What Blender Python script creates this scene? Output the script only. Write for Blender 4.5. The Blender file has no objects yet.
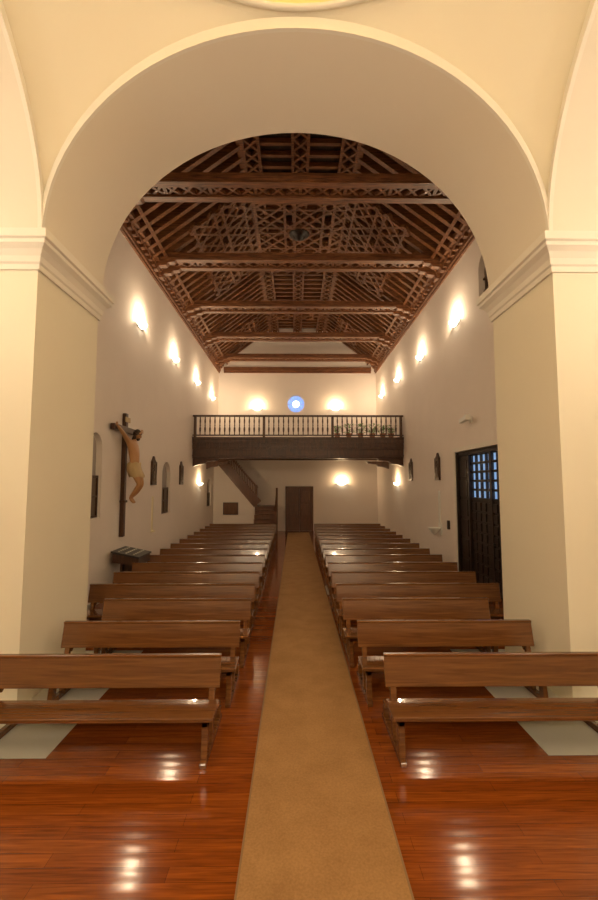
import bpy, math, random, bmesh
from mathutils import Vector, Matrix
random.seed(4)
S=bpy.context.scene
col=S.collection
pi=math.pi
# ---------------------------------------------------------------- materials
def nt(name):
    m=bpy.data.materials.new(name); m.use_nodes=True
    t=m.node_tree; b=t.nodes['Principled BSDF']; return m,t,b
def plaster(name,c,var=0.04,bump=0.15,rough=0.85):
    m,t,b=nt(name); N=t.nodes; L=t.links
    tc=N.new('ShaderNodeTexCoord'); n=N.new('ShaderNodeTexNoise'); n.inputs['Scale'].default_value=1.3; n.inputs['Detail'].default_value=6
    L.new(tc.outputs['Object'],n.inputs['Vector'])
    r=N.new('ShaderNodeMix'); r.data_type='RGBA'
    r.inputs[6].default_value=(*[x*(1-var) for x in c],1); r.inputs[7].default_value=(*[min(1,x*(1+var)) for x in c],1)
    L.new(n.outputs['Fac'],r.inputs[0]); L.new(r.outputs[2],b.inputs['Base Color'])
    n2=N.new('ShaderNodeTexNoise'); n2.inputs['Scale'].default_value=9; n2.inputs['Detail'].default_value=8
    L.new(tc.outputs['Object'],n2.inputs['Vector'])
    bp=N.new('ShaderNodeBump'); bp.inputs['Strength'].default_value=bump; bp.inputs['Distance'].default_value=0.02
    L.new(n2.outputs['Fac'],bp.inputs['Height']); L.new(bp.outputs['Normal'],b.inputs['Normal'])
    b.inputs['Roughness'].default_value=rough
    return m
def wood(name,c1,c2,scale=(1.2,14,14),rough=0.35,bump=0.1,coat=0.0):
    m,t,b=nt(name); N=t.nodes; L=t.links
    tc=N.new('ShaderNodeTexCoord'); mp=N.new('ShaderNodeMapping'); mp.inputs['Scale'].default_value=scale
    L.new(tc.outputs['Object'],mp.inputs['Vector'])
    n=N.new('ShaderNodeTexNoise'); n.inputs['Scale'].default_value=2.5; n.inputs['Detail'].default_value=6; n.inputs['Distortion'].default_value=0.6
    L.new(mp.outputs[0],n.inputs['Vector'])
    cr=N.new('ShaderNodeValToRGB'); cr.color_ramp.elements[0].position=0.3; cr.color_ramp.elements[1].position=0.72
    cr.color_ramp.elements[0].color=(*c1,1); cr.color_ramp.elements[1].color=(*c2,1)
    L.new(n.outputs['Fac'],cr.inputs[0]); L.new(cr.outputs[0],b.inputs['Base Color'])
    bp=N.new('ShaderNodeBump'); bp.inputs['Strength'].default_value=bump; bp.inputs['Distance'].default_value=0.01
    L.new(n.outputs['Fac'],bp.inputs['Height']); L.new(bp.outputs['Normal'],b.inputs['Normal'])
    b.inputs['Roughness'].default_value=rough; b.inputs['Coat Weight'].default_value=coat
    return m
def emis(name,c,s,base=(0.8,0.8,0.8)):
    m,t,b=nt(name); b.inputs['Base Color'].default_value=(*base,1)
    b.inputs['Emission Color'].default_value=(*c,1); b.inputs['Emission Strength'].default_value=s
    b.inputs['Roughness'].default_value=0.3
    n=t.nodes.new('ShaderNodeTexNoise'); n.inputs['Scale'].default_value=3
    mr=t.nodes.new('ShaderNodeMapRange'); mr.inputs['To Min'].default_value=s*0.6; mr.inputs['To Max'].default_value=s*1.4
    t.links.new(n.outputs['Fac'],mr.inputs[0]); t.links.new(mr.outputs[0],b.inputs['Emission Strength'])
    return m
M_nave=plaster('plaster_nave',(0.84,0.765,0.70))
M_cross=plaster('plaster_crossing',(0.80,0.735,0.60),0.02,0.06)
M_arch=plaster('plaster_arch',(0.78,0.715,0.62),0.02,0.05)
M_pier=plaster('plaster_pier',(0.81,0.755,0.62),0.02,0.05)
M_corn=plaster('cornice_paint',(0.82,0.775,0.70),0.01,0.03)
M_dome=plaster('dome_paint',(0.88,0.72,0.34),0.02,0.03)
M_stone=plaster('pale_stone',(0.55,0.55,0.49),0.08,0.05,0.35)
M_roofX=wood('ceiling_wood_x',(0.075,0.027,0.010),(0.27,0.105,0.036),(1,10,10),0.5,0.3)
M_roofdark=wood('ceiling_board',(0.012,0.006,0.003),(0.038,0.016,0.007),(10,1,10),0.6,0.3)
M_pew=wood('pew_wood',(0.10,0.036,0.009),(0.19,0.074,0.019),(0.6,13,13),0.22,0.04,0.4)
M_dark=wood('dark_wood',(0.034,0.013,0.006),(0.09,0.035,0.014),(6,6,1),0.4,0.2)
M_door=wood('door_wood',(0.09,0.033,0.011),(0.18,0.066,0.022),(8,8,1),0.4,0.2)
M_doordark=wood('door_dark_wood',(0.012,0.008,0.007),(0.035,0.020,0.014),(8,8,1),0.35,0.2)
M_white=plaster('white_enamel',(0.8,0.8,0.76),0.01,0.0,0.4)
M_skin=plaster('polychrome_skin',(0.46,0.24,0.10),0.2,0.1,0.35)
M_hair=plaster('dark_hair',(0.04,0.02,0.01),0.2,0.4,0.6)
M_cloth=plaster('loincloth_paint',(0.50,0.36,0.18),0.15,0.3,0.5)
M_metal=plaster('dark_metal',(0.05,0.05,0.05),0.1,0.0,0.35); M_metal.node_tree.nodes['Principled BSDF'].inputs['Metallic'].default_value=0.6
M_leaf=plaster('leaf',(0.16,0.30,0.07),0.3,0.2,0.5)
M_pot=plaster('terracotta',(0.35,0.15,0.07),0.1,0.2,0.7)
M_lamp=emis('lamp_glass',(1.0,0.85,0.60),11)
M_candle=plaster('candle_wax',(0.8,0.72,0.5),0.05,0.0,0.5)
M_plaque=wood('plaque_relief',(0.06,0.035,0.02),(0.2,0.12,0.06),(12,12,12),0.45,0.8)
M_blue=emis('window_glass_blue',(0.25,0.42,1.0),1.2,(0.1,0.15,0.3))
M_pane=emis('door_pane_glass',(0.35,0.6,1.0),0.6,(0.1,0.15,0.25))
M_panel=plaster('niche_panel',(0.13,0.09,0.06),0.3,0.3,0.5)
M_niche=plaster('niche_plaster',(0.36,0.32,0.29),0.1,0.2,0.8)
M_mat=plaster('grey_vent',(0.3,0.3,0.27),0.1,0.2,0.5)

def floor_mat():
    m,t,b=nt('polished_floor_boards'); N=t.nodes; L=t.links
    tc=N.new('ShaderNodeTexCoord')
    br=N.new('ShaderNodeTexBrick'); br.inputs['Scale'].default_value=1
    br.inputs['Brick Width'].default_value=1.7; br.inputs['Row Height'].default_value=0.115; br.inputs['Mortar Size'].default_value=0.0014
    br.inputs['Color1'].default_value=(0.30,0.078,0.011,1); br.inputs['Color2'].default_value=(0.21,0.048,0.007,1); br.inputs['Mortar'].default_value=(0.08,0.018,0.004,1)
    L.new(tc.outputs['Object'],br.inputs['Vector'])
    mp=N.new('ShaderNodeMapping'); mp.inputs['Scale'].default_value=(1.0,22,1)
    L.new(tc.outputs['Object'],mp.inputs['Vector'])
    n=N.new('ShaderNodeTexNoise'); n.inputs['Scale'].default_value=2.2; n.inputs['Detail'].default_value=7; n.inputs['Distortion'].default_value=0.8
    L.new(mp.outputs[0],n.inputs['Vector'])
    cr=N.new('ShaderNodeValToRGB'); cr.color_ramp.elements[0].position=0.3; cr.color_ramp.elements[0].color=(0.5,0.47,0.45,1)
    cr.color_ramp.elements[1].position=0.7; cr.color_ramp.elements[1].color=(1.15,1.15,1.05,1)
    L.new(n.outputs['Fac'],cr.inputs[0])
    mx=N.new('ShaderNodeMix'); mx.data_type='RGBA'; mx.blend_type='MULTIPLY'; mx.inputs[0].default_value=0.85
    L.new(br.outputs['Color'],mx.inputs[6]); L.new(cr.outputs[0],mx.inputs[7]); L.new(mx.outputs[2],b.inputs['Base Color'])
    wv=N.new('ShaderNodeTexWave'); wv.wave_type='BANDS'; wv.bands_direction='Y'; wv.inputs['Scale'].default_value=2.73; wv.inputs['Distortion'].default_value=0.4
    L.new(tc.outputs['Object'],wv.inputs['Vector'])
    bp=N.new('ShaderNodeBump'); bp.inputs['Strength'].default_value=0.028; bp.inputs['Distance'].default_value=0.012
    L.new(wv.outputs['Fac'],bp.inputs['Height']); L.new(bp.outputs['Normal'],b.inputs['Normal'])
    b.inputs['Roughness'].default_value=0.12
    return m
M_floor=floor_mat()
def carpet_mat():
    m,t,b=nt('carpet_runner_pile'); N=t.nodes; L=t.links
    tc=N.new('ShaderNodeTexCoord')
    n=N.new('ShaderNodeTexNoise'); n.inputs['Scale'].default_value=60; n.inputs['Detail'].default_value=8
    n1=N.new('ShaderNodeTexNoise'); n1.inputs['Scale'].default_value=3; n1.inputs['Detail'].default_value=6
    L.new(tc.outputs['Object'],n.inputs['Vector']); L.new(tc.outputs['Object'],n1.inputs['Vector'])
    ad=N.new('ShaderNodeMath'); ad.operation='ADD'; L.new(n.outputs['Fac'],ad.inputs[0]); L.new(n1.outputs['Fac'],ad.inputs[1])
    cr=N.new('ShaderNodeValToRGB'); cr.color_ramp.elements[0].position=0.35; cr.color_ramp.elements[1].position=0.75
    mu=N.new('ShaderNodeMath'); mu.operation='MULTIPLY'; mu.inputs[1].default_value=0.5; L.new(ad.outputs[0],mu.inputs[0])
    cr.color_ramp.elements[0].color=(0.26,0.135,0.046,1); cr.color_ramp.elements[1].color=(0.40,0.225,0.088,1)
    L.new(mu.outputs[0],cr.inputs[0]); L.new(cr.outputs[0],b.inputs['Base Color'])
    bp=N.new('ShaderNodeBump'); bp.inputs['Strength'].default_value=0.3; bp.inputs['Distance'].default_value=0.005
    L.new(n.outputs['Fac'],bp.inputs['Height']); L.new(bp.outputs['Normal'],b.inputs['Normal'])
    b.inputs['Roughness'].default_value=0.95
    return m
M_carpet=carpet_mat()
M_carpetedge=plaster('carpet_binding',(0.22,0.13,0.055),0.05,0.1,0.9)

# ---------------------------------------------------------------- mesh builder
class MB:
    def __init__(s): s.v=[]; s.f=[]; s.m=[]
    def add(s,vs,fs,m=0):
        o=len(s.v); s.v+= [tuple(x) for x in vs]
        for f in fs: s.f.append([o+i for i in f]); s.m.append(m)
    def box(s,x0,x1,y0,y1,z0,z1,m=0):
        vs=[(x0,y0,z0),(x1,y0,z0),(x1,y1,z0),(x0,y1,z0),(x0,y0,z1),(x1,y0,z1),(x1,y1,z1),(x0,y1,z1)]
        s.add(vs,[(0,3,2,1),(4,5,6,7),(0,1,5,4),(1,2,6,5),(2,3,7,6),(3,0,4,7)],m)
    def beam(s,p0,p1,w,h,N,m=0):
        p0=Vector(p0);p1=Vector(p1);N=Vector(N).normalized()
        d=(p1-p0).normalized(); W=d.cross(N).normalized()*(w/2); H=N*(h/2)
        vs=[p0-W-H,p0+W-H,p0+W+H,p0-W+H,p1-W-H,p1+W-H,p1+W+H,p1-W+H]
        s.add(vs,[(0,3,2,1),(4,5,6,7),(0,1,5,4),(1,2,6,5),(2,3,7,6),(3,0,4,7)],m)
    def prism(s,pts,a0,a1,axis='x',m=0):
        n=len(pts); vs=[]
        for a in (a0,a1):
            for p in pts:
                vs.append((a,p[0],p[1]) if axis=='x' else (p[0],a,p[1]) if axis=='y' else (p[0],p[1],a))
        fs=[tuple(range(n))[::-1],tuple(range(n,2*n))]+[(i,(i+1)%n,n+(i+1)%n,n+i) for i in range(n)]
        s.add(vs,fs,m)
    def lathe(s,prof,c=(0,0,0),n=12,m=0):
        vs=[];fs=[]
        for r,z in prof:
            for k in range(n):
                a=2*pi*k/n; vs.append((c[0]+r*math.cos(a),c[1]+r*math.sin(a),c[2]+z))
        for j in range(len(prof)-1):
            for k in range(n):
                fs.append((j*n+k,j*n+(k+1)%n,(j+1)*n+(k+1)%n,(j+1)*n+k))
        s.add(vs,fs,m)
    def build(s,name,mats,smooth=False,loc=(0,0,0),rot=0,parent=None,fix=True):
        me=bpy.data.meshes.new(name); me.from_pydata(s.v,[],s.f)
        for q in mats: me.materials.append(q)
        for p,mi in zip(me.polygons,s.m): p.material_index=mi; p.use_smooth=smooth
        if fix:
            b=bmesh.new(); b.from_mesh(me); bmesh.ops.recalc_face_normals(b,faces=b.faces); b.to_mesh(me); b.free()
        o=bpy.data.objects.new(name,me); col.objects.link(o); o.location=loc; o.rotation_euler=(0,0,rot)
        if parent: o.parent=parent
        return o
def bevel(o,w=0.006,seg=1):
    b=o.modifiers.new('bevel','BEVEL'); b.width=w; b.segments=seg; b.limit_method='ANGLE'
def empty(name,loc=(0,0,0)):
    e=bpy.data.objects.new(name,None); col.objects.link(e); e.location=loc; return e
def cut(obj,cutters):
    for c in cutters:
        m=obj.modifiers.new('b','BOOLEAN'); m.operation='DIFFERENCE'; m.object=c; m.solver='EXACT'
    dg=bpy.context.evaluated_depsgraph_get(); dg.update()
    me=bpy.data.meshes.new_from_object(obj.evaluated_get(dg)); obj.modifiers.clear(); obj.data=me
    for c in cutters: bpy.data.objects.remove(c)
def archpts(c,w,z0,z1,n=14):
    r=w/2; zs=z1-r
    return [(c-r,z0),(c+r,z0)]+[(c+r*math.cos(a),zs+r*math.sin(a)) for a in [pi*i/n for i in range(n+1)]]

# ---------------------------------------------------------------- dimensions
XL,XR=-4.26,4.53
TH=1.60
YA=5.1; YB=YA+TH          # crossing arch front / back
YE=23.4                   # end wall
ZW=9.15                   # nave wall top
CX,HF=0.02,3.2            # crossing centre, half side
CY=YA-HF
ZS=5.66
A_IN,R_IN=HF-0.05,2.80
A_EX,R_EX=HF,3.0

# ---------------------------------------------------------------- floor
b=MB(); b.box(-5.3,5.4,-3.6,YE+0.4,-0.2,0)
b.build('floor',[M_floor])
b=MB(); b.box(CX-4.8,-2.36,4.26,6.85,0.0,0.004); b.box(2.43,CX+4.8,4.26,6.85,0.0,0.004)
b.build('trim_stone_paving',[M_stone])
b=MB(); b.box(-0.363,0.732,-1.0,22.6,0,0.012); b.box(-0.378,-0.363,-1.0,22.6,0,0.013,1); b.box(0.732,0.747,-1.0,22.6,0,0.013,1)
b.build('carpet_runner',[M_carpet,M_carpetedge])

# ---------------------------------------------------------------- nave walls
NICH=((9.1,0.62,1.85,3.68),(14.15,0.9,1.6,3.3),(21.2,1.0,1.45,2.8))
b=MB(); b.box(XL-0.5,XL,YB,YE+0.4,0,ZW+0.1); wl=b.build('wall_left',[M_nave])
cs=[]
for c,w,z0,z1 in NICH:
    q=MB(); q.prism(archpts(c,w,z0,z1),XL-0.16,XL+0.1,'x'); cs.append(q.build('cut',[M_nave]))
cut(wl,cs)
DY0,DY1=8.75,11.95
b=MB(); b.box(XR,XR+0.5,YB,YE+0.4,0,ZW+0.1); wr=b.build('wall_right',[M_nave])
cs=[]
q=MB(); q.box(XR-0.1,XR+0.35,DY0,DY1,-0.1,3.46); cs.append(q.build('cut',[M_nave]))
q=MB(); q.prism(archpts(9.75,0.7,7.0,8.15),XR-0.1,XR+0.2,'x'); cs.append(q.build('cut',[M_nave]))
cut(wr,cs)
b=MB(); b.box(XL-0.5,XR+0.5,YE,YE+0.4,0,11.9); we=b.build('wall_back',[M_nave])
RX,RZ=0.05,7.0
q=MB(); q.prism([(RX+0.5*math.cos(2*pi*i/32),RZ+0.5*math.sin(2*pi*i/32)) for i in range(32)],YE-0.1,YE+0.25,'y')
cut(we,[q.build('cut',[M_nave])])
b=MB(); b.prism([(RX+0.5*math.cos(2*pi*i/32),RZ+0.5*math.sin(2*pi*i/32)) for i in range(32)],YE+0.2,YE+0.24,'y',0)
def ring(b,r0,r1,y0,y1,m,cx=RX,cz=RZ,n=32):
    for i in range(n):
        a0,a1=2*pi*i/n,2*pi*(i+1)/n
        pts=[(cx+r0*math.cos(a0),cz+r0*math.sin(a0)),(cx+r1*math.cos(a0),cz+r1*math.sin(a0)),(cx+r1*math.cos(a1),cz+r1*math.sin(a1)),(cx+r0*math.cos(a1),cz+r0*math.sin(a1))]
        b.prism(pts,y0,y1,'y',m)
ring(b,0.46,0.5,YE+0.1,YE+0.2,1); ring(b,0.15,0.18,YE+0.15,YE+0.2,1)
for i in range(8):
    a=2*pi*i/8
    b.beam((RX+0.17*math.cos(a),YE+0.175,RZ+0.17*math.sin(a)),(RX+0.47*math.cos(a),YE+0.175,RZ+0.47*math.sin(a)),0.03,0.04,(0,1,0),1)
b.prism([(RX+0.2*math.cos(2*pi*i/16),RZ+0.2*math.sin(2*pi*i/16)) for i in range(16)],YE+0.13,YE+0.15,'y',2)
b.build('window_1',[M_blue,M_white,emis('window_centre_glass',(0.8,0.9,1),2.5)])
k=2
for c,w,z0,z1 in NICH:
    b=MB(); b.prism(archpts(c,w-0.01,z0+0.005,z1-0.005),XL-0.155,XL-0.13,'x',0)
    b.box(XL-0.13,XL-0.09,c-w/2+0.01,c+w/2-0.01,z0+0.005,z0+(z1-z0)*0.5,1)
    for dy in (-w/2+0.03,0,w/2-0.03): b.box(XL-0.09,XL-0.06,c+dy-0.02,c+dy+0.02,z0+0.01,z0+(z1-z0)*0.5,2)
    for zz in (z0+0.03,z0+(z1-z0)*0.25,z0+(z1-z0)*0.48): b.box(XL-0.09,XL-0.06,c-w/2+0.01,c+w/2-0.01,zz-0.02,zz+0.02,2)
    b.build('window_%d'%k,[M_niche,M_panel,M_dark]); k+=1
b=MB(); b.prism(archpts(9.75,0.68,7.01,8.14),XR+0.15,XR+0.19,'x',0)
for dy in (-0.17,0.17): b.box(XR+0.1,XR+0.15,9.75+dy-0.02,9.75+dy+0.02,7.01,8.0,1)
for zz in (7.3,7.6): b.box(XR+0.1,XR+0.15,9.42,10.08,zz-0.02,zz+0.02,1)
b.build('window_5',[M_panel,M_dark])

# ---------------------------------------------------------------- crossing
def arch_wall(b,T,a,rise,half,d0,d1,ztop,n=40,m=0,ms=1):
    pts=[(a*math.cos(pi-pi*i/n),ZS+rise*math.sin(pi*i/n)) for i in range(n+1)]
    for d in (d0,d1):
        for i in range(n):
            (u0,z0),(u1,z1)=pts[i],pts[i+1]
            b.add([T(u0,d,z0),T(u1,d,z1),T(u1,d,ztop),T(u0,d,ztop)],[(0,1,2,3)],m)
        for sgn in (-1,1):
            b.add([T(sgn*a,d,ZS),T(sgn*half,d,ZS),T(sgn*half,d,ztop),T(sgn*a,d,ztop)],[(0,1,2,3)],m)
    for i in range(n):
        (u0,z0),(u1,z1)=pts[i],pts[i+1]
        b.add([T(u0,d0,z0),T(u1,d0,z1),T(u1,d1,z1),T(u0,d1,z0)],[(0,1,2,3)],ms)
Tn=lambda u,d,z:(CX+u,CY+d,z)
Ts=lambda u,d,z:(CX+u,CY-d,z)
Tw=lambda u,d,z:(CX-d,CY+u,z)
Te=lambda u,d,z:(CX+d,CY+u,z)
for nm,T,zt in (('wall_arch_nave',Tn,11.9),('wall_arch_chancel',Ts,9.2),('wall_arch_left',Tw,9.2),('wall_arch_right',Te,9.2)):
    b=MB(); arch_wall(b,T,A_IN,R_IN,HF+TH+0.1 if nm=='wall_arch_nave' else HF+TH if nm=='wall_arch_chancel' else HF,HF,HF+TH,zt)
    n=40
    for i in range(n):
        a0,a1=pi-pi*i/n,pi-pi*(i+1)/n
        I0=(A_IN*math.cos(a0),ZS+R_IN*math.sin(a0));I1=(A_IN*math.cos(a1),ZS+R_IN*math.sin(a1))
        E0=(A_EX*math.cos(a0),ZS+(R_EX-0.04)*math.sin(a0));E1=(A_EX*math.cos(a1),ZS+(R_EX-0.04)*math.sin(a1))
        p=[T(I0[0],HF-0.05,I0[1]),T(I1[0],HF-0.05,I1[1]),T(E1[0],HF-0.05,E1[1]),T(E0[0],HF-0.05,E0[1]),
           T(I0[0],HF,I0[1]),T(I1[0],HF,I1[1]),T(E1[0],HF,E1[1]),T(E0[0],HF,E0[1])]
        b.add(p,[(0,1,2,3),(0,1,5,4),(3,2,6,7)],2)
    o=b.build(nm,[M_cross,M_arch,M_corn],fix=False)
    for pl in o.data.polygons:
        if pl.material_index==1: pl.use_smooth=True
    bm=bmesh.new(); bm.from_mesh(o.data); bmesh.ops.remove_doubles(bm,verts=bm.verts,dist=0.0005); bm.to_mesh(o.data); bm.free()
    es=o.modifiers.new('es','EDGE_SPLIT'); es.split_angle=math.radians(35)
# pendentives: one ellipsoid of revolution cut by the four arch planes
RR,ZR=HF-0.1,8.68
b=MB(); K=16; n=20; cols=[]
def Rz(z): return math.sqrt(max(0,2*HF*HF-HF*HF*((z-ZS)/R_EX)**2))
for q in range(4):
    for i in range(2*n):
        u=-1+i/n; sg=-1 if u<0 else 1
        ph=sg*math.atan(1-(1-abs(u))**2)
        tt=abs(math.tan(ph)); z0=ZS+R_EX*math.sqrt(max(0,1-tt*tt))
        fi=ph+q*pi/2; c=[]
        for j in range(K+1):
            z=z0+(ZS+R_EX-z0)*math.sin(pi/2*j/K)
            r=Rz(z); c.append((CX+r*math.cos(fi),CY+r*math.sin(fi),z))
        c.append((CX+RR*math.cos(fi),CY+RR*math.sin(fi),ZR))
        cols.append(c)
vs=[v for c in cols for v in c]; nc=len(cols); fs=[]; K1=K+2
for i in range(nc):
    for j in range(K1-1):
        a=i*K1+j; d=((i+1)%nc)*K1+j
        fs.append((a,d,d+1,a+1))
b.add(vs,fs); o=b.build('ceiling_pendentive_vault',[M_cross],smooth=True,fix=False)
b=MB(); b.lathe([(RR+0.03,0.0),(RR+0.02,-0.03),(RR-0.03,-0.035),(RR-0.045,0.0),(RR-0.03,0.03),(RR+0.05,0.05)],(CX,CY,ZR),64,1)
b.lathe([((RR+0.05)*math.cos(pi/2*i/14),0.03+2.4*math.sin(pi/2*i/14)) for i in range(15)],(CX,CY,ZR),64,0)
b.build('ceiling_dome',[M_dome,M_corn],smooth=True,fix=False)
for sx,nx in ((-1,'left'),(1,'right')):
    for sy,ny in ((1,'nave'),(-1,'chancel')):
        x0,x1=sorted((CX+sx*HF,CX+sx*(HF+TH))); y0,y1=sorted((CY+sy*HF,CY+sy*(HF+TH)))
        b=MB(); b.box(x0,x1,y0,y1,0,ZS)
        prof=[(5.22,0.0),(5.22,0.03),(5.29,0.03),(5.31,0.05),(5.38,0.06),(5.45,0.10),(5.50,0.155),(5.545,0.155),(5.56,0.185),(5.66,0.185)]
        vs=[];fs=[]
        for z,o_ in prof: vs+=[(x0-o_,y0-o_,z),(x1+o_,y0-o_,z),(x1+o_,y1+o_,z),(x0-o_,y1+o_,z)]
        for j in range(len(prof)-1):
            for k in range(4): fs.append((j*4+k,j*4+(k+1)%4,j*4+4+(k+1)%4,j*4+4+k))
        e=4*(len(prof)-1); fs.append((e,e+1,e+2,e+3))
        b.add(vs,fs,1)
        b.build('wall_pier_%s_%s'%(nx,ny),[M_pier,M_corn])
yc=CY-HF-TH
b=MB(); b.box(CX-HF-TH-0.3,CX-HF-TH,yc-0.3,YB,0,9.2); b.build('wall_transept_left',[M_cross])
b=MB(); b.box(CX+HF+TH,CX+HF+TH+0.3,yc-0.3,YB,0,9.2); b.build('wall_transept_right',[M_cross])
b=MB(); b.box(CX-HF-TH-0.3,CX+HF+TH+0.3,yc-0.4,yc,0,9.2); b.build('wall_front',[M_cross])

# ---------------------------------------------------------------- timber ceiling
CN=(XL+XR)/2; FW=1.55; ZF=11.3
Pl=Vector((XL,0,ZW)); Pr=Vector((XR,0,ZW)); Fl=Vector((CN-FW,0,ZF)); Fr=Vector((CN+FW,0,ZF))
Nl=Vector(((Fl-Pl).z,0,-(Fl-Pl).x)).normalized()
dr=(Fr-Pr).normalized(); Nr=Vector((-abs(dr.z),0,-abs(dr.x)))
b=MB()
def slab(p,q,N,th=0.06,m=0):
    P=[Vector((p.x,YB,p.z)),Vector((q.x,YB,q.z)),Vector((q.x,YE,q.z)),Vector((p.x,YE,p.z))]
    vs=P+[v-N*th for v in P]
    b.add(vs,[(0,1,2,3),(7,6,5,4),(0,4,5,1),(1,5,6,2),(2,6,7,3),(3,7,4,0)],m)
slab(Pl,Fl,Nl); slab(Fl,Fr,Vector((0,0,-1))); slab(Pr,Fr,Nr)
Y=YB+0.25
while Y<YE-0.1:
    yv=Vector((0,Y,0))
    b.beam(Pl+yv+Nl*0.10,Fl+yv+Nl*0.10,0.13,0.20,Nl,1)
    b.beam(Pr+yv+Nr*0.10,Fr+yv+Nr*0.10,0.13,0.20,Nr,1)
    b.beam(Fl+yv+Vector((0,0,-0.07)),Fr+yv+Vector((0,0,-0.07)),0.10,0.13,(0,0,-1),1)
    Y+=0.40
for P in (Fl,Fr):
    b.beam((P.x,YB,P.z-0.16),(P.x,YE,P.z-0.16),0.16,0.14,(0,0,1),1)
def lattice(O,U,V,N,w,l,p,g,sw=0.075,sh=0.09,axes=True,m=1):
    O=Vector(O);U=Vector(U).normalized();V=Vector(V).normalized();N=Vector(N).normalized()
    fam=[(45,p/math.sqrt(2)),(135,p/math.sqrt(2))]
    if axes: fam+=[(0,p),(90,p)]
    for ang,per in fam:
        a=math.radians(ang); dx,dy=math.cos(a),math.sin(a); nx,ny=-dy,dx
        cc=[nx*x+ny*y for x in(0,w) for y in(0,l)]
        k0=int(math.floor(min(cc)/per))-1;k1=int(math.ceil(max(cc)/per))+1
        for k in range(k0,k1+1):
            for gg in ((-g,g) if g else (0,)):
                c=k*per+gg
                px,py=nx*c,ny*c; t0,t1=-1e9,1e9; ok=True
                for q,dd,lim in ((px,dx,w),(py,dy,l)):
                    if abs(dd)<1e-6:
                        if q<0 or q>lim: ok=False
                    else:
                        ta,tb=sorted(((0-q)/dd,(lim-q)/dd)); t0=max(t0,ta);t1=min(t1,tb)
                if not ok or t1-t0<0.12: continue
                A=O+U*(px+dx*t0)+V*(py+dy*t0); B=O+U*(px+dx*t1)+V*(py+dy*t1)
                off=0.003*(ang/45)
                b.beam(A+N*off,B+N*off,sw,sh,N,m)
dn=Vector((0,0,-1)); yd=Vector((0,1,0))
zoff=0.17
for xo in (-FW+0.08,-0.2,FW-0.48):
    lattice((CN+xo,YB,ZF-zoff),(1,0,0),yd,dn,0.40,YE-YB,0.40,0.0,0.06,0.09,False)
    for e in (0,0.40): b.beam((CN+xo+e,YB,ZF-zoff),(CN+xo+e,YE,ZF-zoff),0.07,0.1,dn,1)
for y0,y1 in ((11.2,16.6),(19.6,21.4)):
    lattice((CN-FW,y0,ZF-zoff-0.02),(1,0,0),yd,dn,2*FW,y1-y0,1.24,0.16,0.08,0.12)
sl=(Fl-Pl).length
for (P,F,N) in ((Pl,Fl,Nl),(Pr,Fr,Nr)):
    U=(F-P).normalized()
    for y0,y1,f0,f1 in ((7.6,9.0,0.25,0.65),(11.6,15.9,0.38,1.0),(20.0,22.4,0.4,0.8)):
        O=P+U*(sl*f0)+N*0.21+yd*y0
        lattice(O,U,yd,N,sl*(f1-f0),y1-y0,1.0,0.14,0.075,0.1)
    for fr in (0.12,):
        q=P+U*(sl*fr)+N*0.2
        b.beam(q+yd*YB,q+yd*YE,0.09,0.08,N,1)
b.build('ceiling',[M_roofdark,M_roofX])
b=MB(); b.lathe([(0.0,-0.24),(0.1,-0.22),(0.17,-0.16),(0.2,-0.1),(0.3,-0.08),(0.36,-0.02),(0.36,0.1)],(CN,13.9,ZF-0.22),16,0)
b.lathe([(0.36,-0.02),(0.42,-0.03),(0.46,0.02),(0.46,0.1)],(CN,13.9,ZF-0.22),16,1)
b.build('ceiling_boss',[M_doordark,M_roofX],smooth=True)
for nm,X,s in (('trim_1',XL,1),('trim_2',XR,-1)):
    b=MB()
    for z0,z1,d in ((ZW-0.42,ZW-0.34,0.06),(ZW-0.34,ZW-0.14,0.1),(ZW-0.14,ZW-0.04,0.2),(ZW-0.04,ZW+0.1,0.28)):
        xs=sorted((X,X+s*d)); b.box(xs[0],xs[1],YB,YE,z0,z1)
    Y=YB+0.1
    while Y<YE-0.2:
        xs=sorted((X,X+s*0.19)); b.box(xs[0],xs[1],Y,Y+0.12,ZW-0.24,ZW-0.14); Y+=0.3
    b.build(nm,[M_roofX])
b=MB()
for z0,z1,d in ((ZW-0.42,ZW-0.3,0.06),(ZW-0.3,ZW-0.1,0.12)): b.box(XL+0.28,XR-0.28,YE-d,YE,z0,z1)
b.build('trim_3',[M_roofX])
for Yt in (9.15,12.4,15.7,19.0,22.2):
    b=MB(); z0,z1=ZW+0.0,ZW+0.22
    for dy in (-0.25,0.25):
        b.box(XL+0.1,XR-0.1,Yt+dy-0.09,Yt+dy+0.09,z0,z1)
        b.box(XL+0.1,XR-0.1,Yt+dy-0.11,Yt+dy+0.11,z0+0.04,z0+0.07)
        for X,s in ((XL,1),(XR,-1)):
            pts=[(X,z0),(X+s*0.75,z0),(X+s*0.7,z0-0.06),(X+s*0.52,z0-0.08),(X+s*0.46,z0-0.16),(X+s*0.25,z0-0.18),(X+s*0.2,z0-0.28),(X,z0-0.3)]
            b.prism(pts,Yt+dy-0.09,Yt+dy+0.09,'y')
    x=XL+0.3; kk=0
    while x<XR-0.5:
        zz=z0+0.08
        b.beam((x,Yt-0.18,zz),(x+0.34,Yt+0.18,zz),0.06,0.08,(0,0,1)); b.beam((x+0.34,Yt-0.18,zz+0.004),(x,Yt+0.18,zz+0.004),0.06,0.08,(0,0,1))
        x+=0.34; kk+=1
        if kk%3==0: b.box(x-0.04,x+0.04,Yt-0.18,Yt+0.18,z0+0.04,z0+0.14)
    b.build('tie_beam',[M_roofX])

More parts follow.
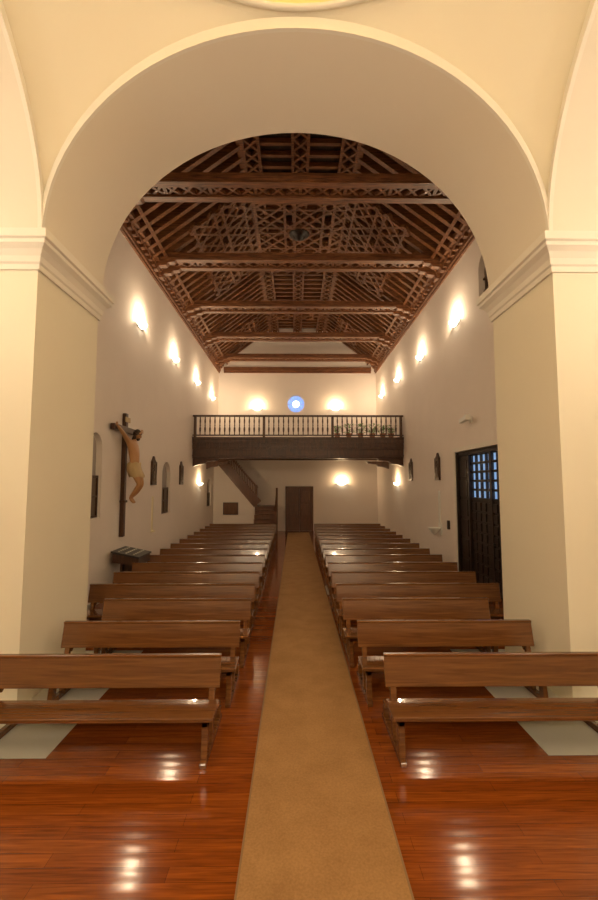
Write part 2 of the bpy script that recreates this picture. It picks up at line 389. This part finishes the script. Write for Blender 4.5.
# ---------------------------------------------------------------- pews
def pew(length):
    b=MB(); L=length
    b.box(0,L,0.0,0.36,0.385,0.425)
    b.beam((0,0.40,0.68),(L,0.40,0.68),0.30,0.032,Vector((0,-1,0.22)))
    b.beam((0,0.43,0.825),(L,0.43,0.825),0.055,0.028,(0,0,1))
    b.box(0.1,L-0.1,0.22,0.25,0.27,0.345)
    b.box(0.06,L-0.06,0.66,0.80,0.17,0.205)
    b.box(0.06,L-0.06,0.42,0.55,0.56,0.58)
    n=3 if L>2.6 else 2
    for i in range(n):
        x=0.05+(L-0.16)*i/(n-1); w=0.06
        b.prism([(0.03,0.385),(0.12,0.385),(0.11,0.2),(0.1,0.06),(0.0,0.06),(0.03,0.2)],x,x+w,'x')
        b.prism([(0.26,0.06),(0.35,0.06),(0.39,0.4),(0.46,0.81),(0.415,0.83),(0.335,0.42),(0.28,0.2)],x,x+w,'x')
        b.prism([(-0.03,0.0),(0.84,0.0),(0.84,0.04),(0.78,0.065),(0.03,0.065),(-0.03,0.04)],x,x+w,'x')
        b.box(x,x+w,0.03,0.38,0.325,0.385)
        b.prism([(0.70,0.06),(0.77,0.06),(0.77,0.17),(0.70,0.17)],x,x+w,'x')
        b.prism([(0.43,0.46),(0.54,0.56),(0.43,0.56)],x,x+w,'x')
    return b
def place_pews(L,items):
    o=pew(L).build('pew',[M_pew]); bevel(o,0.006)
    first=True
    for x,y in items:
        if first: q=o; first=False
        else:
            q=o.copy(); col.objects.link(q)
        q.location=(x,y,0)
short=[];lng=[]
for r,(xl,xr) in enumerate(((-0.76,0.92),(-0.70,0.80),(-0.67,0.73))):
    y=4.12+r*1.06
    if r: short.append((xl-2.24,y)); short.append((xr,y))
place_pews(2.24,short)
place_pews(2.34,[(-0.76-2.34,4.12),(0.92,4.12)])
for r in range(12):
    y=7.2+r*1.0
    lng.append((-0.70-0.01*r-2.88,y)); lng.append((0.72+0.01*r,y))
place_pews(2.88,lng)

# ---------------------------------------------------------------- choir loft
YLF=17.6
loft=empty('choir_loft')
b=MB()
b.box(XL,XR,YLF+0.02,YE,4.34,4.48)
b.box(XL,XR,YLF-0.04,YLF+0.14,4.26,4.5)
b.box(XL,XR,YLF-0.08,YLF+0.1,4.44,4.5)
b.box(XL,XR,YLF+0.0,YLF+0.06,4.0,4.3)
b.box(XL,XR,YLF-0.03,YLF+0.06,4.12,4.15)
b.box(XL,XR,YLF+0.04,YLF+0.42,3.62,4.0)
b.box(XL,XR,YLF+0.0,YLF+0.06,3.7,3.76)
b.box(XL,XR,20.4,20.7,3.7,4.04)
x=XL+0.15
while x<XR-0.1:
    b.box(x,x+0.14,YLF-0.02,YE,4.04,4.26); x+=0.42
for X,s in ((XL,1),(XR,-1)):
    for y0 in (YLF+0.1,20.42):
        b.prism([(X,3.64),(X+s*1.1,3.64),(X+s*1.0,3.54),(X+s*0.6,3.5),(X+s*0.5,3.4),(X+s*0.2,3.36),(X,3.28)],y0,y0+0.26,'y')
b.build('loft_structure',[M_dark],parent=loft)
b=MB()
b.box(XL,XR,YLF-0.02,YLF+0.1,5.36,5.43); b.box(XL,XR,YLF+0.0,YLF+0.08,4.56,4.61)
nb=42
for i in range(nb+1):
    x=XL+0.1+(XR-XL-0.2)*i/nb
    if i%14==0:
        b.box(x-0.05,x+0.05,YLF-0.02,YLF+0.1,4.5,5.4)
    else:
        b.lathe([(0.022,0.0),(0.022,0.1),(0.034,0.16),(0.04,0.26),(0.02,0.36),(0.03,0.4),(0.02,0.44),(0.034,0.56),(0.03,0.64),(0.022,0.7),(0.022,0.77)],(x,YLF+0.04,4.6),8)
b.build('loft_balustrade',[M_dark],parent=loft)
for (x,s) in ((1.8,0.8),(2.3,1.0),(2.8,1.0),(3.3,1.1),(3.75,1.0),(4.1,0.9)):
    b=MB(); b.lathe([(0.0,0),(0.09,0),(0.13,0.2),(0.14,0.22),(0.12,0.22),(0.11,0.18),(0,0.18)],(0,0,0),12,0)
    for i in range(80):
        a=random.uniform(0,2*pi); r=random.uniform(0.05,0.34)*s; z=0.2+random.uniform(0.02,0.42)*s
        c=Vector((r*math.cos(a)*0.9,r*math.sin(a)*0.6,z)); d=Vector((math.cos(a),math.sin(a),random.uniform(-0.3,0.7))).normalized()
        w=d.cross(Vector((0,0,1))).normalized()*0.035
        b.add([c-d*0.09,c+w,c+d*0.1,c-w],[(0,1,2,3)],1)
        if i%5==0: b.beam((0,0,0.18),c,0.008,0.008,(0.3,1,0.1),1)
    b.build('potted_plant',[M_pot,M_leaf],loc=(x,YLF+0.42,4.485),fix=False)

# ---------------------------------------------------------------- stair under loft
st=empty('staircase')
b=MB(); X0,X1=-2.05,-0.98
for i in range(7):
    y=20.55+i*0.26; b.box(X0,X1,y,22.4,0.2*i,0.2*(i+1)-0.03,0); b.box(X0,X1,y-0.03,y+0.28,0.2*(i+1)-0.03,0.2*(i+1),0)
b.box(X0,X1,22.35,YE,0,1.4,0)
for i in range(12):
    xr=X0-i*0.18; z=1.4+(i+1)*0.245
    b.box(xr-0.19,xr,22.42,YE,z-0.22,z,0)
b.build('steps',[M_door],parent=st)
b=MB()
for X in (X1,):
    b.box(X-0.02,X+0.08,20.45,20.55,0,1.25)
    b.box(X-0.02,X+0.08,22.3,22.4,0,2.35)
    b.beam((X+0.03,20.5,1.15),(X+0.03,22.35,2.3),0.07,0.08,(0,0,1))
    b.beam((X+0.03,20.5,0.3),(X+0.03,22.35,1.5),0.05,0.26,(0,0,1))
    for i in range(7):
        y=20.7+i*0.24; z=0.45+i*0.155; b.box(X+0.015,X+0.045,y-0.015,y+0.015,z,z+0.85)
Ya=22.38
b.beam((X0+0.1,Ya,1.5),(XL,Ya,4.2),0.5,0.08,(0,1,0))
b.beam((X0+0.1,Ya,2.35),(XL+0.5,Ya,4.35),0.09,0.09,(0,1,0))
for i in range(20):
    x=X0-i*0.085; z=1.6+i*0.11; b.box(x-0.03,x+0.01,Ya-0.02,Ya+0.02,z,min(z+0.85,4.3))
b.box(X0-0.04,X0+0.08,Ya-0.06,Ya+0.06,0,2.5)
b.build('banister',[M_door],parent=st)
b=MB(); b.prism([(XL,0),(X0,0),(X0,1.3),(XL,4.0)],22.36,22.42,'y'); b.build('stair_wall',[M_nave],parent=st)
b=MB(); b.box(-3.7,-3.0,22.31,22.36,1.0,1.55,0)
for x0,x1,z0,z1 in ((-3.74,-3.0+0.04,0.96,1.0),(-3.74,-2.96,1.55,1.59),(-3.74,-3.7,1,1.55),(-3.0,-2.96,1,1.55)): b.box(x0,x1,22.29,22.36,z0,z1,1)
b.build('notice_board',[M_door,M_dark])
b=MB(); dx0,dx1=-0.42,0.9
b.box(dx0-0.1,dx0,YE-0.08,YE,0,2.4); b.box(dx1,dx1+0.1,YE-0.08,YE,0,2.4); b.box(dx0-0.1,dx1+0.1,YE-0.08,YE,2.3,2.42)
mid=(dx0+dx1)/2
for a,c in ((dx0,mid-0.005),(mid+0.005,dx1)):
    b.box(a,c,YE-0.05,YE,0.01,2.3)
    for z0,z1 in ((0.15,0.75),(0.85,1.45),(1.55,2.15)):
        b.box(a+0.1,c-0.1,YE-0.07,YE-0.05,z0,z1)
b.lathe([(0,0),(0.03,0.01),(0.03,0.04),(0,0.05)],(mid+0.08,YE-0.08,1.05),10,1)
bevel(b.build('door_1',[M_door,M_metal]),0.008)

# ---------------------------------------------------------------- right side door
b=MB(); y0,y1=DY0+0.03,11.3; xf=XR+0.1
b.box(xf-0.04,xf+0.18,y0,y0+0.1,0,3.44); b.box(xf-0.04,xf+0.18,y1-0.1,y1,0,3.44); b.box(xf-0.04,xf+0.18,y0,DY1-0.02,3.34,3.44)
b.box(xf,xf+0.1,y1,DY1-0.02,0.01,3.34)
for j in range(6): b.box(xf-0.03,xf,y1+0.08,DY1-0.1,0.12+0.53*j,0.12+0.53*j+0.44)
b.box(xf-0.1,xf+0.1,DY1-0.06,DY1-0.01,0.0,3.44)
ym=(y0+y1)/2
b.box(xf+0.04,xf+0.1,y0+0.1,y1-0.1,0.01,2.2)
b.box(xf-0.01,xf+0.05,ym-0.06,ym+0.06,0.01,3.34)
b.box(xf+0.08,xf+0.09,y0+0.1,y1-0.1,2.2,3.34,1)
ncol=8
for i in range(ncol+1):
    y=y0+0.1+(y1-y0-0.2)*i/ncol; b.box(xf+0.02,xf+0.08,y-0.03,y+0.03,2.2,3.34)
for j in range(6):
    z=2.2+1.14*j/5; b.box(xf+0.02,xf+0.08,y0+0.1,y1-0.1,z-0.03,z+0.03)
for i in range(ncol):
    ya=y0+0.1+(y1-y0-0.2)*i/ncol+0.04; yb=ya+(y1-y0-0.2)/ncol-0.08
    for j in range(8):
        z=0.12+0.255*j; b.box(xf+0.01,xf+0.04,ya,yb,z,z+0.2)
b.lathe([(0,0),(0.03,0.01),(0.03,0.05),(0,0.06)],(xf-0.02,ym-0.12,1.15),10,2)
bevel(b.build('door_2',[M_doordark,M_pane,M_metal]),0.006)
b=MB()
for a,c,z0,z1 in ((DY0-0.12,DY0,0,3.58),(DY1,DY1+0.12,0,3.58),(DY0,DY1,3.46,3.58)): b.box(XR-0.02,XR,a,c,z0,z1)
b.build('trim_door_surround',[M_corn])

# ---------------------------------------------------------------- sconces
def sconce(x,y,z,rot,power,colr=(1.0,0.75,0.48),r=0.2,out=0.17):
    b=MB(); n=14;mm=7; vs=[];fs=[]
    for s in (r,r-0.015):
        for j in range(mm+1):
            ph=pi/2*j/mm
            for i in range(n+1):
                th=-pi/2+pi*i/n
                vs.append((s*math.cos(ph)*math.cos(th)*0.95,s*1.15*math.cos(ph)*math.sin(th),-s*0.6*math.sin(ph)))
    o2=(n+1)*(mm+1)
    for j in range(mm):
        for i in range(n):
            a=j*(n+1)+i; fs.append((a,a+1,a+n+2,a+n+1)); fs.append((o2+a+n+1,o2+a+n+2,o2+a+1,o2+a))
    for i in range(n): fs.append((i,o2+i,o2+i+1,i+1))
    b.add(vs,fs,0)
    b.box(0,0.02,-r,r,-0.13,0.0,1)
    o=b.build('wall_sconce',[M_lamp,M_white],smooth=True,loc=(x,y,z),rot=rot)
    l=bpy.data.lights.new('bulb','POINT'); l.energy=power; l.color=colr; l.shadow_soft_size=0.06
    lo=bpy.data.objects.new('bulb',l); col.objects.link(lo); lo.parent=o; lo.location=(out,0,0.07)
    return o
P=84
for Y in (11.4,14.7,18.1,21.5):
    sconce(XL,Y,6.95,0,P); sconce(XR,Y+0.2,7.12,pi,P)
for x in (-2.1,2.25): sconce(x,YE,6.75,-pi/2,P*0.75,(1,0.70,0.38))
for a in ((2.57,YE,2.6,-pi/2),(XL,18.9,2.6,0),(XR,18.7,2.6,pi)): sconce(*a,52,(1,0.68,0.36))
WC=(1.0,0.84,0.66)
for y in (0.4,3.2):  # unseen transept sconces, added to brighten the crossing
    sconce(CX-HF-TH,y,5.0,0,64,WC); sconce(CX+HF+TH,y,5.0,pi,64,WC)
for x in (-2.3,2.4): sconce(x,yc,4.6,pi/2,245,(1,0.82,0.60))  # added on the wall behind the camera as warm fill, out of view
b=MB(); b.lathe([(0,0),(0.12,0.02),(0.2,0.1),(0.22,0.2),(0.05,0.24),(0.015,0.26),(0.015,1.35)],(CX,CY,9.7),20,0)  # unseen lamp and point light, added for the yellow glow inside the dome
dl=b.build('added_dome_lamp',[M_lamp],smooth=True)
l=bpy.data.lights.new('added_dome_light','POINT'); l.energy=85; l.color=(1,0.80,0.46); l.shadow_soft_size=0.3
lo=bpy.data.objects.new('added_dome_light',l); col.objects.link(lo); lo.parent=dl; lo.location=(CX,CY,9.3)

# ---------------------------------------------------------------- crucifix
cr=empty('crucifix')
CYY=10.5
b=MB(); b.box(XL,XL+0.1,CYY-0.065,CYY+0.065,1.3,4.32); b.box(XL+0.02,XL+0.12,CYY-0.78,CYY+0.78,3.84,3.98)
b.box(XL,XL+0.13,CYY-0.09,CYY+0.09,2.12,2.18)
bevel(b.build('cross',[M_dark],parent=cr),0.01)
b=MB(); b.box(XL+0.1,XL+0.125,CYY-0.14,CYY+0.14,4.1,4.22); b.build('inscription_plate',[M_cloth],parent=cr)
def skin(name,V,E,R,mat,parent,sub=2):
    me=bpy.data.meshes.new(name); me.from_pydata(V,E,[]); o=bpy.data.objects.new(name,me); col.objects.link(o)
    m=o.modifiers.new('skin','SKIN'); m.use_smooth_shade=True
    for i,r in enumerate(R):
        sv=me.skin_vertices[0].data[i]; sv.radius=(r,r) if not isinstance(r,tuple) else r; sv.use_root=(i==0)
    s=o.modifiers.new('sub','SUBSURF'); s.levels=sub; s.render_levels=sub
    me.materials.append(mat); o.parent=parent; return o
F=XL+0.12
def P3(x,y,z): return (F+x,CYY+y,z)
V=[P3(.17,0,2.98),P3(.19,0,3.16),P3(.17,0,3.34),P3(.13,0,3.52),P3(.15,.01,3.62),P3(.19,.02,3.70)]
R=[(.15,.13),(.13,.115),(.16,.14),(.165,.115),.065,.058]
E=[(0,1),(1,2),(2,3),(3,4),(4,5)]
for s in (-1,1):
    i=len(V)
    V+=[P3(.10,s*.17,3.60),P3(.08,s*.32,3.70),P3(.07,s*.46,3.78),P3(.05,s*.58,3.86),P3(.035,s*.69,3.93)]
    R+=[.075,.062,.05,.045,.03]; E+=[(3,i),(i,i+1),(i+1,i+2),(i+2,i+3),(i+3,i+4)]
    i=len(V)
    V+=[P3(.19,s*.09,2.9),P3(.30,s*.085,2.72),P3(.35,s*.07,2.56),P3(.25,s*.05,2.40),P3(.12,s*.03,2.24),P3(.16,s*.035,2.17),P3(.22,s*.04,2.11)]
    R+=[.105,.088,.066,.065,.04,.038,.024]; E+=[(0,i)]+[(i+j,i+j+1) for j in range(6)]
skin('christ_body',V,E,R,M_skin,cr)
for s in (-1,1):
    V=[P3(.035,s*.69,3.93),P3(.04,s*.74,3.95),P3(.04,s*.78,3.96)]; R=[.024,(.03,.018),(.03,.016)]; E=[(0,1),(1,2)]
    for j,(dz,ln) in enumerate(((-.028,.05),(-.01,.06),(.01,.057),(.028,.045))):
        i=len(V); V+=[P3(.045,s*.80,3.96+dz),P3(.06,s*(.80+ln*.6),3.965+dz*1.15),P3(.085,s*(.80+ln*.85),3.96+dz*1.2)]
        R+=[.009,.0085,.007]; E+=[(2,i),(i,i+1),(i+1,i+2)]
    i=len(V); V+=[P3(.06,s*.76,3.99),P3(.075,s*.785,4.01)]; R+=[.01,.008]; E+=[(1,i),(i,i+1)]
    skin('hand_%s'%('a' if s<0 else 'b'),V,E,R,M_skin,cr,1)
def blob(mb,c,rad,M=None,m=0,n=14,fn=None):
    vs=[];fs=[]
    for j in range(n+1):
        ph=-pi/2+pi*j/n
        for i in range(2*n):
            a=2*pi*i/(2*n); p=Vector((math.cos(ph)*math.cos(a),math.cos(ph)*math.sin(a),math.sin(ph)))
            q=Vector((p.x*rad[0],p.y*rad[1],p.z*rad[2]))
            if fn: q=fn(p,q)
            if M: q=M@q
            vs.append(q+Vector(c))
    for j in range(n):
        for i in range(2*n):
            a=j*2*n+i;d=j*2*n+(i+1)%(2*n); fs.append((a,d,d+2*n,a+2*n))
    mb.add(vs,fs,m)
HM=Matrix.Rotation(math.radians(28),3,'Y')@Matrix.Rotation(math.radians(18),3,'X')
hc=Vector(P3(.23,.03,3.79))
b=MB()
def hf(p,q):
    if p.z<0: q.x*=1-0.15*(-p.z); q.y*=1-0.3*(-p.z)
    return q
blob(b,hc,(.095,.075,.12),HM,0,14,hf)
blob(b,hc+HM@Vector((.095,0,-.01)),(.022,.012,.03),HM,0,6)
for s in (-1,1):
    blob(b,hc+HM@Vector((.08,s*.03,.015)),(.014,.014,.008),HM,2,6)
    blob(b,hc+HM@Vector((0,s*.075,-.005)),(.014,.008,.025),HM,0,6)
blob(b,hc+HM@Vector((.088,0,-.05)),(.01,.022,.006),HM,2,6)
blob(b,hc+HM@Vector((.055,0,-.09)),(.045,.045,.045),HM,1,8)
blob(b,hc+HM@Vector((-.025,0,.025)),(.095,.086,.115),HM,1,12)
for s in (-1,1): blob(b,hc+HM@Vector((-.02,s*.072,-.09)),(.05,.03,.11),HM,1,8)
b.build('christ_head',[M_skin,M_hair,M_dark],smooth=True,parent=cr)
b=MB()
for k in range(18):
    a0,a1=2*pi*k/18,2*pi*(k+1)/18
    for w in (0,1):
        p0=hc+HM@Vector((.1*math.cos(a0)-.01,.088*math.sin(a0),.055+.012*math.sin(3*a0+w*2)))
        p1=hc+HM@Vector((.1*math.cos(a1)-.01,.088*math.sin(a1),.055+.012*math.sin(3*a1+w*2)))
        b.beam(p0,p1,.012,.012,(0,0,1))
b.build('crown_of_thorns',[M_dark],parent=cr)
b=MB(); vs=[];fs=[];n=24
for j,(z,rx,ry,ox) in enumerate(((3.10,.13,.15,.19),(3.08,.155,.175,.185),(3.0,.165,.19,.18),(2.9,.17,.20,.20),(2.78,.18,.205,.25),(2.74,.17,.195,.26))):
    for k in range(n):
        a=2*pi*k/n; w=1+0.05*math.sin(7*a+j)
        vs.append(P3(ox+rx*w*math.cos(a),ry*w*math.sin(a),z+0.015*math.sin(5*a)))
for j in range(5):
    for k in range(n): fs.append((j*n+k,j*n+(k+1)%n,(j+1)*n+(k+1)%n,(j+1)*n+k))
b.add(vs,fs); blob(b,Vector(P3(.24,.16,3.04)),(.05,.05,.06))
b.prism([(CYY+.14,3.03),(CYY+.22,3.03),(CYY+.24,2.7),(CYY+.16,2.66)],F+.2,F+.25,'x')
b.build('loincloth',[M_cloth],smooth=True,parent=cr,fix=False)

# ---------------------------------------------------------------- votive candle stand
vx,vy=XL+0.42,10.2
b=MB()
b.box(vx-0.2,vx+0.2,vy-0.22,vy+0.22,0,0.04)
for sx in (-1,1):
    for sy in (-1,1): b.box(vx+sx*0.15-0.03,vx+sx*0.15+0.03,vy+sy*0.18-0.03,vy+sy*0.18+0.03,0.04,0.8)
b.box(vx-0.13,vx+0.13,vy-0.16,vy+0.16,0.3,0.8)
b.prism([(vx-0.3,0.8),(vx+0.3,0.72),(vx+0.3,0.9),(vx-0.3,1.02)],vy-0.38,vy+0.38,'y')
b.prism([(vx-0.32,1.02),(vx+0.32,0.89),(vx+0.32,0.93),(vx-0.32,1.06)],vy-0.42,vy+0.42,'y',1)
for i in range(6):
    for j in range(3):
        yy=vy-0.3+i*0.12; xx=vx-0.18+j*0.17; zz=1.03-(xx-vx+0.3)*0.2
        b.lathe([(0,0),(0.02,0),(0.02,0.045),(0.0,0.05)],(xx,yy,zz),8,2)
b.build('votive_candle_stand',[M_dark,M_metal,M_stone])

# ---------------------------------------------------------------- station plaques (framed reliefs)
def plaque(x,y,z,s,h=0.82):
    b=MB(); w=0.42
    def bx(d0,d1,a0,a1,z0,z1,m=0):
        q=sorted((s*d0,s*d1)); b.box(q[0],q[1],a0,a1,z0,z1,m)
    q=sorted((0,s*0.03)); b.prism([(-w/2,-h/2),(w/2,-h/2),(w/2,h/2-0.12),(w*0.3,h/2-0.06),(0.05,h/2+0.04),(-0.05,h/2+0.04),(-w*0.3,h/2-0.06),(-w/2,h/2-0.12)],q[0],q[1],'x',0)
    bx(0.03,0.055,-w/2,-w/2+0.05,-h/2,h/2-0.12); bx(0.03,0.055,w/2-0.05,w/2,-h/2,h/2-0.12)
    bx(0.03,0.055,-w/2,w/2,-h/2,-h/2+0.05); bx(0.03,0.055,-w/2,w/2,h/2-0.17,h/2-0.12)
    bx(0.03,0.04,-w/2+0.05,w/2-0.05,-h/2+0.05,h/2-0.17,1)
    bx(0.04,0.06,-0.015,0.015,-0.28,0.2); bx(0.04,0.06,-0.1,0.1,0.07,0.1)
    bx(0.04,0.07,-0.12,-0.04,-0.3,0.0,1); bx(0.04,0.07,0.05,0.12,-0.3,-0.06,1)
    b.build('station_of_the_cross_plaque',[M_dark,M_plaque],loc=(x,y,z))
for y in (12.8,15.9): plaque(XL,y,2.95,1)
for y in (13.4,16.5): plaque(XR,y,3.1,-1)
b=MB(); fy=13.3
b.prism([(fy-0.12,1.0),(fy+0.12,1.0),(fy+0.12,1.35),(fy-0.12,1.35)],XR-0.04,XR,'x')
b.lathe([(0.03,-0.16),(0.09,-0.1),(0.17,0.0),(0.2,0.06),(0.17,0.06),(0.1,0.0),(0,-0.02)],(XR-0.2,fy,1.16),18)
b.box(XR-0.05,XR,fy-0.035,fy+0.035,1.35,2.35)
b.build('holy_water_font',[M_white])
b=MB(); b.box(XR-0.05,XR,12.5,12.62,1.25,1.5); b.build('light_switch_box',[M_doordark])
b=MB(); b.box(XL,XL+0.03,12.75,12.83,1.2,2.2); b.box(XL,XL+0.08,12.72,12.86,1.15,1.2); b.build('wall_candle_holder',[M_candle])
b=MB(); b.box(XR-0.05,XR,10.72,10.84,4.15,4.3); b.beam((XR-0.04,10.78,4.22),(XR-0.2,10.78,4.22),0.04,0.04,(0,0,1))
b.beam((XR-0.2,10.62,4.24),(XR-0.2,10.98,4.20),0.1,0.1,(0,0,1)); b.beam((XR-0.2,10.5,4.255),(XR-0.2,10.62,4.24),0.13,0.13,(0,0,1))
b.build('wall_floodlight',[M_white])
b=MB(); b.box(0.76,0.98,10.15,11.0,0,0.006)
for i in range(8): b.box(0.78,0.96,10.2+i*0.1,10.24+i*0.1,0.006,0.012)
b.build('floor_vent',[M_mat])
b=MB(); b.box(XL,XL+0.02,YB,20,0,0.1); b.build('baseboard_left',[M_stone])
b=MB(); b.box(XR-0.02,XR,YB,8.6,0,0.1); b.box(XR-0.02,XR,DY1+0.12,YE,0,0.1); b.build('baseboard_right',[M_stone])

# ---------------------------------------------------------------- world + camera
w=bpy.data.worlds.new('world'); S.world=w; w.use_nodes=True
w.node_tree.nodes['Background'].inputs[0].default_value=(0.5,0.6,0.8,1); w.node_tree.nodes['Background'].inputs[1].default_value=0.05
cam=bpy.data.cameras.new('camera'); co=bpy.data.objects.new('camera',cam); col.objects.link(co)
cam.sensor_fit='VERTICAL'; cam.sensor_height=36; cam.sensor_width=36; cam.lens=17; cam.clip_start=0.05
co.location=(0,0,2.6); co.rotation_euler=(math.radians(90+4.44),0,math.radians(-0.54))
S.camera=co
S.view_settings.view_transform='Standard'; S.view_settings.exposure=0
